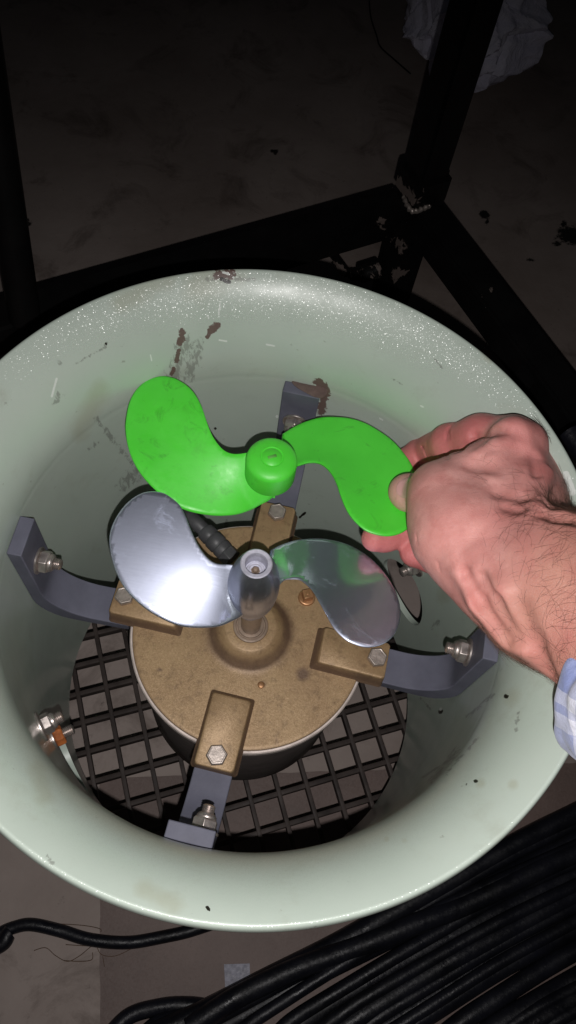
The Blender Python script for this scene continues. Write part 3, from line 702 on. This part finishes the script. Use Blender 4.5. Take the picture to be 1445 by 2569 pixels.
def on_skin(pts, dd, r):
    out = []
    for x, y in pts:
        q, d = march(x, y)
        if q is None: continue
        out.append((q+(ray(x, y)*dd), r))
    return out
DET = []
def ridge(pts, r, sink, k):
    j = on_skin(pts, sink, r); j[0] = (j[0][0], r-0.0016); j[-1] = (j[-1][0], r-0.0012)
    DET.extend([('r', a, b, ra, rb, k, '') for (a, ra), (b, rb) in zip(j[:-1], j[1:])])
def groove(pts, r, lift, k): DET.extend([('s', a, b, ra, rb, k, '') for (a, ra), (b, rb) in zip(*(lambda j: (j[:-1], j[1:]))(on_skin(pts, -lift, r)))])
# thumb tendons at the wrist, dorsal tendons and veins, knuckle folds
ridge([(1150,1405),(1210,1505),(1275,1600)], 0.0046, 0.0043, 0.010)
ridge([(1205,1400),(1262,1490),(1320,1620)], 0.0046, 0.0044, 0.010)
groove([(1165,1440),(1205,1510),(1270,1605)], 0.0030, 0.0026, 0.005)
groove([(1205,1450),(1240,1510),(1300,1608)], 0.0030, 0.0027, 0.006)
groove([(1295,1520),(1330,1610),(1370,1690)], 0.0045, 0.0040, 0.006)
groove([(1275,1262),(1345,1279),(1400,1290),(1445,1300)], 0.0036, 0.0024, 0.006)
groove([(1300,1240),(1390,1270)], 0.0026, 0.0022, 0.006)
groove([(1150,1128),(1186,1094),(1230,1082),(1268,1076)], 0.0026, 0.0016, 0.004)
ridge([(1200,1140),(1245,1118),(1300,1112)], 0.0032, 0.0029, 0.005)
groove([(1190,1158),(1240,1160),(1290,1128)], 0.0036, 0.0028, 0.007)
groove([(1305,1085),(1312,1120)], 0.0030, 0.0024, 0.006)
groove([(1345,1140),(1352,1190)], 0.0030, 0.0022, 0.006)
groove([(1262,1225),(1305,1130)], 0.0034, 0.0030, 0.009)
ridge([(1340,1290),(1370,1190)], 0.0036, 0.0035, 0.009)
# flexion creases
groove([(1124,1070),(1118,1100),(1124,1150)], 0.0008, 0.0003, 0.0012)
groove([(1130,1068),(1126,1100)], 0.0007, 0.0003, 0.0010)
groove([(1056,1094),(1062,1126),(1072,1152)], 0.0008, 0.0003, 0.0012)
groove([(1043,1338),(1046,1362)], 0.0006, 0.0002, 0.0009)
groove([(1098,1412),(1102,1432)], 0.0006, 0.0002, 0.0009)
PRIMS.extend(DET)

def surface_nets(h, lo, hi):
    n = np.ceil((hi-lo)/h).astype(int)+1
    ax = [lo[i]+h*np.arange(n[i]) for i in range(3)]
    val = np.full(n, 1.0, np.float32)
    B = 24        # evaluate coarse blocks only near the surface
    for i in range(0, n[0], B):
        for j in range(0, n[1], B):
            for k in range(0, n[2], B):
                x, y, z = ax[0][i:i+B+1], ax[1][j:j+B+1], ax[2][k:k+B+1]
                c = np.array([x.mean(), y.mean(), z.mean()]); R = 0.5*np.linalg.norm([x[-1]-x[0], y[-1]-y[0], z[-1]-z[0]])
                fc = float(field(c[None])[0])
                if abs(fc) > R+0.012: val[i:i+B+1, j:j+B+1, k:k+B+1] = np.sign(fc); continue
                P = np.stack(np.meshgrid(x, y, z, indexing='ij'), -1); val[i:i+B+1, j:j+B+1, k:k+B+1] = field(P.reshape(-1,3)).reshape(P.shape[:3])
    s = val < 0; m = n-1
    cnt = np.zeros(m, np.int8); pos = np.zeros((*m,3), np.float32); ne = np.zeros(m, np.float32)
    cor = [(a,b,c) for a in (0,1) for b in (0,1) for c in (0,1)]
    sl = lambda A, o: A[o[0]:o[0]+m[0], o[1]:o[1]+m[1], o[2]:o[2]+m[2]]
    for a in cor:
        for d in range(3):
            if a[d]: continue
            b = list(a); b[d] = 1; va, vb = sl(val, a), sl(val, b); x = (va < 0) != (vb < 0)
            tt = np.where(x, va/np.where(x, va-vb, 1), 0)
            for e in range(3): pos[..., e] += np.where(x, a[e]+(tt if e == d else 0), 0)
            ne += x
    act = ne > 0; idx = np.full(m, -1, int); idx[act] = np.arange(act.sum())
    base = np.argwhere(act); V = lo+h*(base+pos[act]/ne[act][:,None])
    F = []
    for d in range(3):
        e, f = [(1,2),(2,0),(0,1)][d]
        o = [0,0,0]; o[d] = 1
        A = s[:n[0]-o[0], :n[1]-o[1], :n[2]-o[2]]; Bb = s[o[0]:, o[1]:, o[2]:]
        c = np.argwhere(A != Bb); c = c[(c[:,e] > 0) & (c[:,f] > 0) & (c[:,e] < n[e]-1) & (c[:,f] < n[f]-1)]
        inside = A[tuple(c.T)]
        def ix(de, df): q = c.copy(); q[:,e] -= de; q[:,f] -= df; return idx[tuple(q.T)]
        q = np.stack([ix(1,1), ix(0,1), ix(0,0), ix(1,0)], 1); q[~inside] = q[~inside][:, ::-1]; F.append(q)
    return V, np.concatenate(F)
pts = np.array([p for pr in PRIMS[:200] for p in (pr[1], pr[2])]); lo = pts.min(0)-0.035; hi = pts.max(0)+0.035
HV, HF = surface_nets(0.00125, lo, hi)
HF = HF[(HF >= 0).all(1)]
# settle the vertices on the field and read its parts
for _ in range(2):
    f0 = field(HV); eps = 4e-4
    gr = np.stack([field(HV+np.eye(3)[i]*eps)-f0 for i in range(3)], 1)/eps; gr /= np.linalg.norm(gr, axis=1)[:,None]+1e-9
    HV = HV-gr*np.clip(f0, -0.001, 0.001)[:,None]*0.8
_, D = field(HV, True)
person = empty('person', 'hairy right hand and forearm in a blue plaid sleeve, holding the green propeller', 'person', (0,0,0))
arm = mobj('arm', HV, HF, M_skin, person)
fing = np.min([D['index'], D['middle'], D['ring'], D['little']], 0)
ss = lambda x, a, b: (lambda t_: t_*t_*(3-2*t_))(np.clip((x-a)/(b-a), 0, 1))
red = (1-ss(fing, 0.0, 0.004))*ss(D['palm'], -0.001, 0.008)
px0 = proj(HV); red = np.maximum(red, 0.45*np.exp(-(seg_d(px0, (1290,1070), (1370,1170))/55)**2))
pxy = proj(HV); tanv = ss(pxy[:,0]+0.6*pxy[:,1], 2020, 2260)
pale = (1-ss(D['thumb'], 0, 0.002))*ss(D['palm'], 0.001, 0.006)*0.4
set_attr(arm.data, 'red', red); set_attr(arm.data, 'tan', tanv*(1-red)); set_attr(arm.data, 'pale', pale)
# thumbnail
nu, nv = 9, 9; NVt = []
def thumb_f(q):
    d = None
    for op, a, b, r1_, r2_, k, grp in PRIMS:
        if grp == 'thumb': c = capd(q[None], a, b, r1_, r2_); d = c if d is None else smin(d, c, k)
    return float(d[0])
def march_t(x, y):
    r = ray(x, y); d = 0.45
    for _ in range(120):
        v = thumb_f(CAM+d*r)
        if v < 1e-5: break
        d += max(v*0.8, 2e-5)
    return CAM+d*r, d
nb0, nb1, nt0 = np.array([1042.0,1199.0]), np.array([1030.0,1250.0]), np.array([-40.0,-1.0])
for i in range(nu):
    u = i/(nu-1)
    for j in range(nv):
        v_ = j/(nv-1)*2-1; wdt = 1-0.30*u**3
        ext = 1-0.20*abs(v_)**2.5
        q = nb0+(nb1-nb0)*(0.5+0.5*v_*wdt)+nt0*u*ext
        s_, d_ = march_t(*q)
        e3 = 3e-4; g_ = np.array([thumb_f(s_+np.eye(3)[k]*e3) for k in range(3)]); g_ /= np.linalg.norm(g_)+1e-9
        lift = 0.00055 if (abs(v_) < 0.95 and u > 0.01) else 0.0001
        if u > 0.98: lift = 0.0004
        NVt.append(s_+g_*lift)
Fn = [(i*nv+j, i*nv+j+1, (i+1)*nv+j+1, (i+1)*nv+j) for i in range(nu-1) for j in range(nv-1)]
nail = mobj('thumbnail', NVt, Fn, M_nail, person); sm = nail.modifiers.new('sub', 'SUBSURF'); sm.levels = sm.render_levels = 2
so = nail.modifiers.new('solid', 'SOLIDIFY'); so.thickness = 0.0005; so.offset = -1
# hair
f0 = field(HV); gr = np.stack([field(HV+np.eye(3)[i]*4e-4)-f0 for i in range(3)], 1); gr /= np.linalg.norm(gr, axis=1)[:,None]+1e-9
view = CAM-HV; view /= np.linalg.norm(view, axis=1)[:,None]; nv_ = (gr*view).sum(1)
wgt = ss(pxy[:,0], 1150, 1260)*(0.20+0.80*ss(pxy[:,0]+0.35*pxy[:,1], 1640, 1850))*(nv_ > -0.25)*(pxy[:,0] < 1500)
wgt *= 1+3.0*np.exp(-((nv_-0.05)/0.28)**2)
dl_ = np.minimum(seg_d(pxy, (1250,1250), (1445,1290)), 400); wgt *= 1+3.5*np.exp(-(dl_/26)**2)
wgt *= (red < 0.2)*(D['thumb'] > 0.004)
wgt *= 1-0.75*np.exp(-(seg_d(pxy, (1120,1330), (1230,1480))/70)**2)
pick = rng.choice(len(HV), 2300, replace=False, p=wgt/wgt.sum())
armdir = at(1300,1300,0.47)-at(1500,1560,0.40); armdir /= np.linalg.norm(armdir); parts = []
across = np.cross(armdir, RC[:,2])
for i in pick:
    n3 = gr[i]; sw = rng.normal(0, 0.55); tdir = -armdir*rng.uniform(-0.5, 0.3)+across*(0.9+0.3*rng.normal())*(1 if pxy[i,1] > 1300 else -0.6)+0.35*rng.normal(size=3)
    tdir -= n3*(tdir@n3); tdir /= np.linalg.norm(tdir)+1e-9; sd = np.cross(n3, tdir)
    L = rng.uniform(0.005, 0.0135); c = []
    curl = rng.normal(0, 1.1); up = rng.uniform(0.08, 0.30)
    for k in range(6):
        t_ = k/5; c.append(HV[i]+tdir*L*t_+sd*curl*L*t_*t_*0.55+n3*(L*up*(t_-0.55*t_*t_)-0.0004*(k == 0)+0.0001))
    parts.append(tube(np.array(c), np.linspace(0.000052, 0.000026, 6)*rng.uniform(0.7, 1.25), 3, False))
v, f = merge(*parts); h = mobj('arm_hair', v, f, M_hair, person); h['kind'] = 'stuff'
# shirt cuff: a loose crumpled tube, open at the hand end
SV, SF, SU = [], [], []; ns, nl = 96, 40
sa0, sa1 = at(1572,1712,0.392), at(1850,1850,0.330); sax = sa1-sa0; sL = np.linalg.norm(sax); sax /= sL
e1 = at(1572+55,1712-225,0.392)-sa0; e1 -= sax*(e1@sax); r1 = np.linalg.norm(e1); e1 /= r1; e2 = np.cross(sax, e1)
for i in range(nl):
    u = i/(nl-1); c = sa0+sax*sL*u
    for j in range(ns):
        a = 2*math.pi*j/ns; ca, sa = math.cos(a), math.sin(a)
        q = Vector((ca*1.6, sa*1.6, u*3.0)); rr = 1+0.10*mnoise.noise(q*1.3+Vector((5,2,1)))+0.05*mnoise.noise(q*3.1)
        rr *= 1+0.05*math.sin(u*9+ca*2.0)*u+0.035*abs(mnoise.noise(Vector((ca*2.2, sa*2.2, u*7.0+3))))+(0.014 if 0.0 < u < 0.055 else 0.0)
        SV.append(c+e1*ca*r1*rr*1.02+e2*sa*r1*0.80*rr+sax*(0.004*math.sin(2*a+0.6)+0.003*mnoise.noise(q*2)) ); SU.append((j/ns*2*math.pi*r1, u*sL))
for i in range(nl-1):
    for j in range(ns): SF.append((i*ns+j, i*ns+(j+1) % ns, (i+1)*ns+(j+1) % ns, (i+1)*ns+j))
slv = mobj('shirt_sleeve', SV, SF, M_shirt, person)
ul = slv.data.uv_layers.new(name='UVMap')
for pl in slv.data.polygons:
    seam = any((vi % ns) == ns-1 for vi in pl.vertices) and any((vi % ns) == 0 for vi in pl.vertices)
    for li, vi in zip(pl.loop_indices, pl.vertices):
        uu, vv_ = SU[vi]
        if seam and vi % ns == 0: uu += 2*math.pi*r1
        ul.data[li].uv = (uu, vv_)
so = slv.modifiers.new('solid', 'SOLIDIFY'); so.thickness = 0.0014; so.offset = 1
sm = slv.modifiers.new('sub', 'SUBSURF'); sm.levels = sm.render_levels = 1


# ------------------------------------------------------------------ frame
ZR = -0.22; TW = 0.038
frame = empty('steel_frame', 'black painted square tube frame with chipped paint standing behind the duct', 'frame', (0,0,ZF))
def fr(name, a, b, wd=TW, ht=TW, up=(0,0,1), chips=()):
    v, f = bar(a, b, wd, ht, up)
    bm = bmesh.new(); vs = [bm.verts.new(p) for p in v]; [bm.faces.new([vs[i] for i in q]) for q in f]
    bmesh.ops.bevel(bm, geom=list(bm.edges), offset=0.003, segments=2, affect='EDGES')
    L = (Vector(b)-Vector(a)).length; d = (Vector(b)-Vector(a)).normalized()
    for k in range(1, int(L/0.012)):
        bmesh.ops.bisect_plane(bm, geom=bm.verts[:]+bm.edges[:]+bm.faces[:], plane_co=Vector(a)+d*(k*0.012), plane_no=d)
    bm.normal_update(); bm.verts.ensure_lookup_table()
    V = [p.co[:] for p in bm.verts]; bm.verts.index_update(); F = [[p.index for p in q.verts] for q in bm.faces]; bm.free()
    o = mobj(name, V, F, M_paint, None, angle=35); o.parent = frame; o.location = (0,0,-ZF)
    at_ = np.zeros(len(V)); P = proj(np.array(V))
    for x, y, r in chips: at_ = np.maximum(at_, np.exp(-(np.linalg.norm(P-np.array([x,y]), axis=1)/r)**2))
    set_attr(o.data, 'chip', at_); return o
CH = [(1000,455,28),(1020,490,18),(1060,495,22),(1035,510,14)]
J0 = onz(1043,520,ZR); JL = onz(15,818,ZR); JRR = onz(1470,1085,ZR)
dl = (JL-J0); dl /= np.linalg.norm(dl); dr = (JRR-J0); dr /= np.linalg.norm(dr)
fr('rail', J0+dl*0.021, JL+dl*0.3, chips=[(960,580,26),(950,555,18)]); fr('rail', J0+dr*0.021, JRR+dr*0.25, chips=[(1180,650,18),(1220,720,34),(1200,770,24),(1240,730,22),(1280,820,8)])
xu = tuple(dl)
fr('post', (J0[0],J0[1],ZR+0.0195), (J0[0],J0[1],0.75), 0.0350, 0.0350, xu); fr('leg', (J0[0],J0[1],ZF), (J0[0],J0[1],ZR+0.019), 0.0385, 0.0385, xu, [(985,580,26),(1005,620,20),(1000,690,26),(980,640,16)])
fr('post_socket', (J0[0],J0[1],ZR+0.0195), (J0[0],J0[1],ZR+0.052), 0.0435, 0.0435, xu, CH)
LP0 = onz(62,792,ZR+0.02); LP1 = at(-32,200,0.60); v, f = tube([LP0-(LP1-LP0)*0.02, LP0*0.5+LP1*0.5, LP1*2-LP0], 0.0150, 20); o = mobj('round_post', v, f, M_paint, None, angle=40); o.parent = frame; o.location = (0,0,-ZF)
for cx_, cy_ in ((-0.06,0.155),(0.105,0.128)):      # arms from the rails that carry the duct
    s_ = np.array([cx_,cy_,ZR]); base = J0+dl*0.35 if cx_ < 0 else J0+dr*0.24
    u = np.array([cx_,cy_,0]); u /= np.linalg.norm(u)
    fr('support_arm', base if cx_ < 0 else base, u*0.172+[0,0,ZR], 0.022, 0.022)
# stub with thread beside the leg
wp = catmull([J0+dl*0.021+[0,0,0.0205], np.array([J0[0],J0[1],ZR+0.0205])-dl*0.0-dr*0.0+(dl+dr)*0.0225, J0+dr*0.021+[0,0,0.0205]], 12)
wp = np.array([q+np.array([0,0,0.0012*math.sin(i*1.9)]) for i, q in enumerate(wp)])
v, f = tube(wp, [0.0028+0.0007*math.sin(i*2.3) for i in range(len(wp))], 8); o = mobj('weld_bead', v, f, M_bolt, None); o.parent = frame; o.location = (0,0,-ZF)
c0 = onz(905,690,ZR-0.03); c1_ = onz(948,676,ZR-0.03); v, f = tube(catmull([c0, c0*0.5+c1_*0.5, c1_], 14), [0.0085+0.0009*(i % 2) for i in range(29)], 16); o = mobj('threaded_stub', v, f, M_paint, None, angle=20); o.parent = frame; o.location = (0,0,-ZF); set_attr(o.data, 'chip', np.full(len(v), 0.62))
c0 = onz(838,648,ZR-0.03); c1_ = onz(872,694,ZR-0.03); o = fr('tab', c0, c1_, 0.012, 0.006, chips=[(845,660,16),(862,685,16)])
o = fr('tab', c1_, onz(905,692,ZR-0.03), 0.012, 0.006, chips=[(885,690,14)])
v, f = tube([onz(1428,1085,-0.12), onz(1475,1150,-0.12)], 0.010, 18); o = mobj('tube_end', v, f, M_cable, None, angle=40); o.parent = frame; o.location = (0,0,-ZF)

# ------------------------------------------------------------------ cables
CG = 'thick black cables lying side by side on the floor'
def cable(pix, r, lift, label, group=CG, wob=0.004):
    r *= 0.86
    pts = []
    for i, (x, y) in enumerate(pix):
        z = ZF+r+lift*(1 if 0 < i < len(pix)-1 else 0.8); p = onz(x, y, z); pts.append(p)
    c = catmull(pts, 12)
    s = np.arange(len(c)); ph = r*1000
    c[:,0] += 0.0006*np.sin(s*0.31+ph); c[:,2] += 0.0010*(1+np.sin(s*0.23+ph))*0.5
    v, f = tube(c, r, 18); o = mobj('power_cable', v, f, M_cable); tag(o, label, 'cable', group); return o
cable([(1560,1982),(1445,2040),(1300,2115),(1100,2225),(900,2340),(700,2445),(520,2535),(380,2600)], 0.0122, 0.010, 'black cable of the floor bundle lying nearest the green rim')
cable([(1560,2050),(1334,2163),(1150,2262),(950,2365),(760,2462),(600,2552),(520,2600)], 0.0115, 0.002, 'black cable second from the rim, its highlight broken near the right edge')
cable([(1560,2090),(1353,2180),(1239,2238),(1126,2286),(1013,2330),(880,2382),(720,2440),(600,2500),(470,2580)], 0.0112, 0.021, 'black cable crossing on top of its neighbours towards the floor tape')
cable([(1560,2140),(1300,2262),(1100,2365),(900,2475),(720,2590)], 0.0115, 0.003, 'dusty black cable running beneath the crossing cable')
cable([(1560,2185),(1300,2318),(1100,2428),(950,2518),(830,2600)], 0.0118, 0.012, 'black cable raised on the middle of the bundle')
cable([(1560,2232),(1300,2372),(1150,2457),(930,2595)], 0.0115, 0.002, 'black cable sunk between two raised cables in mid bundle')
cable([(1560,2262),(1400,2345),(1250,2432),(1100,2525),(990,2600)], 0.0112, 0.010, 'black cable along the upper edge of the first strip of bare floor')
cable([(1560,2322),(1350,2438),(1200,2535),(1110,2600)], 0.0105, 0.001, 'single black cable between the two strips of bare floor')
cable([(1560,2395),(1380,2492),(1250,2572),(1200,2610)], 0.0115, 0.002, 'black cable just past the second strip of bare floor')
cable([(1560,2440),(1400,2527),(1280,2605)], 0.0115, 0.008, 'black cable second from the bottom right corner')
cable([(1560,2500),(1420,2575),(1340,2630)], 0.0120, 0.003, 'black cable filling the bottom right corner')
for ith, (pix, r, lift) in zip(('first','second','third','fourth','fifth','sixth','seventh','eighth','ninth'), (([(1560,2012),(1300,2138),(1000,2312),(760,2440),(560,2545),(470,2600)], 0.0070, 0.016), ([(1560,2068),(1320,2178),(1060,2300),(860,2420),(660,2545),(590,2600)], 0.0068, 0.024), ([(1560,2112),(1300,2225),(1120,2325),(960,2420),(760,2540),(690,2600)], 0.0075, 0.016),
    ([(1560,2165),(1300,2290),(1080,2408),(900,2515),(780,2600)], 0.0072, 0.022), ([(1560,2210),(1300,2345),(1120,2448),(960,2545),(880,2600)], 0.0072, 0.018), ([(1560,2248),(1330,2372),(1150,2478),(960,2600)], 0.0068, 0.022),
    ([(1560,2418),(1380,2512),(1240,2600)], 0.0070, 0.014), ([(1560,2470),(1410,2552),(1330,2606)], 0.0072, 0.016), ([(1560,2535),(1450,2590)], 0.0075, 0.018))):
    cable(pix, r, lift, ith+' slim black cable from the green rim, lying in a groove between thicker cables', 'slim black cables in the bundle')
cable([(260,2610),(325,2550),(400,2526),(480,2522),(560,2532),(640,2520)], 0.0085, 0.001, 'thin black cable bowing out at the left end of the bundle')
cable([(330,2620),(400,2565),(470,2545),(540,2548),(600,2540)], 0.0080, 0.006, 'thin black cable curling inside the bowed cable')
cable([(-60,2400),(-10,2352),(30,2328),(80,2320),(150,2335),(230,2358),(330,2364),(430,2346),(520,2322),(640,2280)], 0.0068, 0.001, 'lone flat black cable snaking over the floor left of the tape', 'loose leads')
cable([(-60,2395),(-20,2382),(10,2362),(25,2340)], 0.0085, 0.004, 'short black cable end at the left edge of the floor', 'loose leads')
# tape, fibres
q = [onz(x, y, ZF+0.0046) for x, y in ((562,2419),(626,2417),(629,2480),(565,2484))]
V = [tuple(p) for p in q]+[tuple(p+np.array([0,0,0.0008])) for p in q]
tag(mobj('tape_patch', V, [(0,3,2,1),(4,5,6,7),(0,1,5,4),(1,2,6,5),(2,3,7,6),(3,0,4,7)], M_tape, smooth=False), 'small square grey tape patch stuck on the brown board', 'tape')
vs = []
for pts in ([(150,2318),(210,2322),(250,2330),(253,2338)],[(165,2370),(230,2374),(245,2372)],[(85,2385),(115,2378),(140,2398),(170,2412),(200,2398),(236,2372),(255,2395),(290,2398),(330,2380)],[(160,2410),(200,2412),(230,2408),(232,2390)],[(258,2400),(262,2425)]):
    vs.append(tube(catmull([onz(x, y, ZF+0.0055+0.002*random.random()) for x, y in pts], 8), 0.0003, 5))
v, f = merge(*vs); tag(mobj('loose_thread', v, f, M_thread), 'wisp of brown fibre lying beside the lone cable', 'thread')
# thin wire far back
wv = tube(catmull([onz(x, y, ZF+0.003) for x, y in ((925,-20),(930,40),(945,90),(955,118),(990,150),(1030,185))], 8), 0.0013, 8)
tag(mobj('thin_wire', *wv, M_cable), 'thin dark wire on the floor beside the plastic bag', 'wire')

# ------------------------------------------------------------------ plastic bag
bc = onz(1182, 48, ZF+0.08)
bm = bmesh.new(); bmesh.ops.create_icosphere(bm, subdivisions=6, radius=1.0)
fac = [Vector((random.gauss(0,1), random.gauss(0,1), random.gauss(0,1))).normalized() for _ in range(26)]; fo = [random.uniform(0.78,1.0) for _ in fac]
cr = [(Vector((random.gauss(0,1), random.gauss(0,1), random.gauss(0,1))).normalized(), random.uniform(-0.6,0.6), random.uniform(0.05,0.16), random.uniform(-0.10,0.10)) for _ in range(26)]
for p in bm.verts:
    d = p.co.normalized(); r = min(o_/max(d.dot(n_), 0.12) for n_, o_ in zip(fac, fo))
    r = min(r, 1.14)*(1+0.05*mnoise.noise(d*2.6)+sum(A*max(0.0, 1-abs(d.dot(nn)-c_+0.12*mnoise.noise(d*2.0))/w_) for nn, c_, w_, A in cr))
    q = Vector((d.x*0.126, d.y*0.122, d.z*0.095))*r
    p.co = q
v = [p.co[:] for p in bm.verts]; bm.verts.index_update(); f = [[p.index for p in q.verts] for q in bm.faces]; bm.free()
zmin = min(p[2] for p in v)
o = mobj('plastic_bag', v, f, M_bag, angle=30, loc=(bc[0], bc[1], ZF-zmin+0.001)); tag(o, 'crumpled pale purplish clear plastic bag lying on the floor behind the post', 'bag')
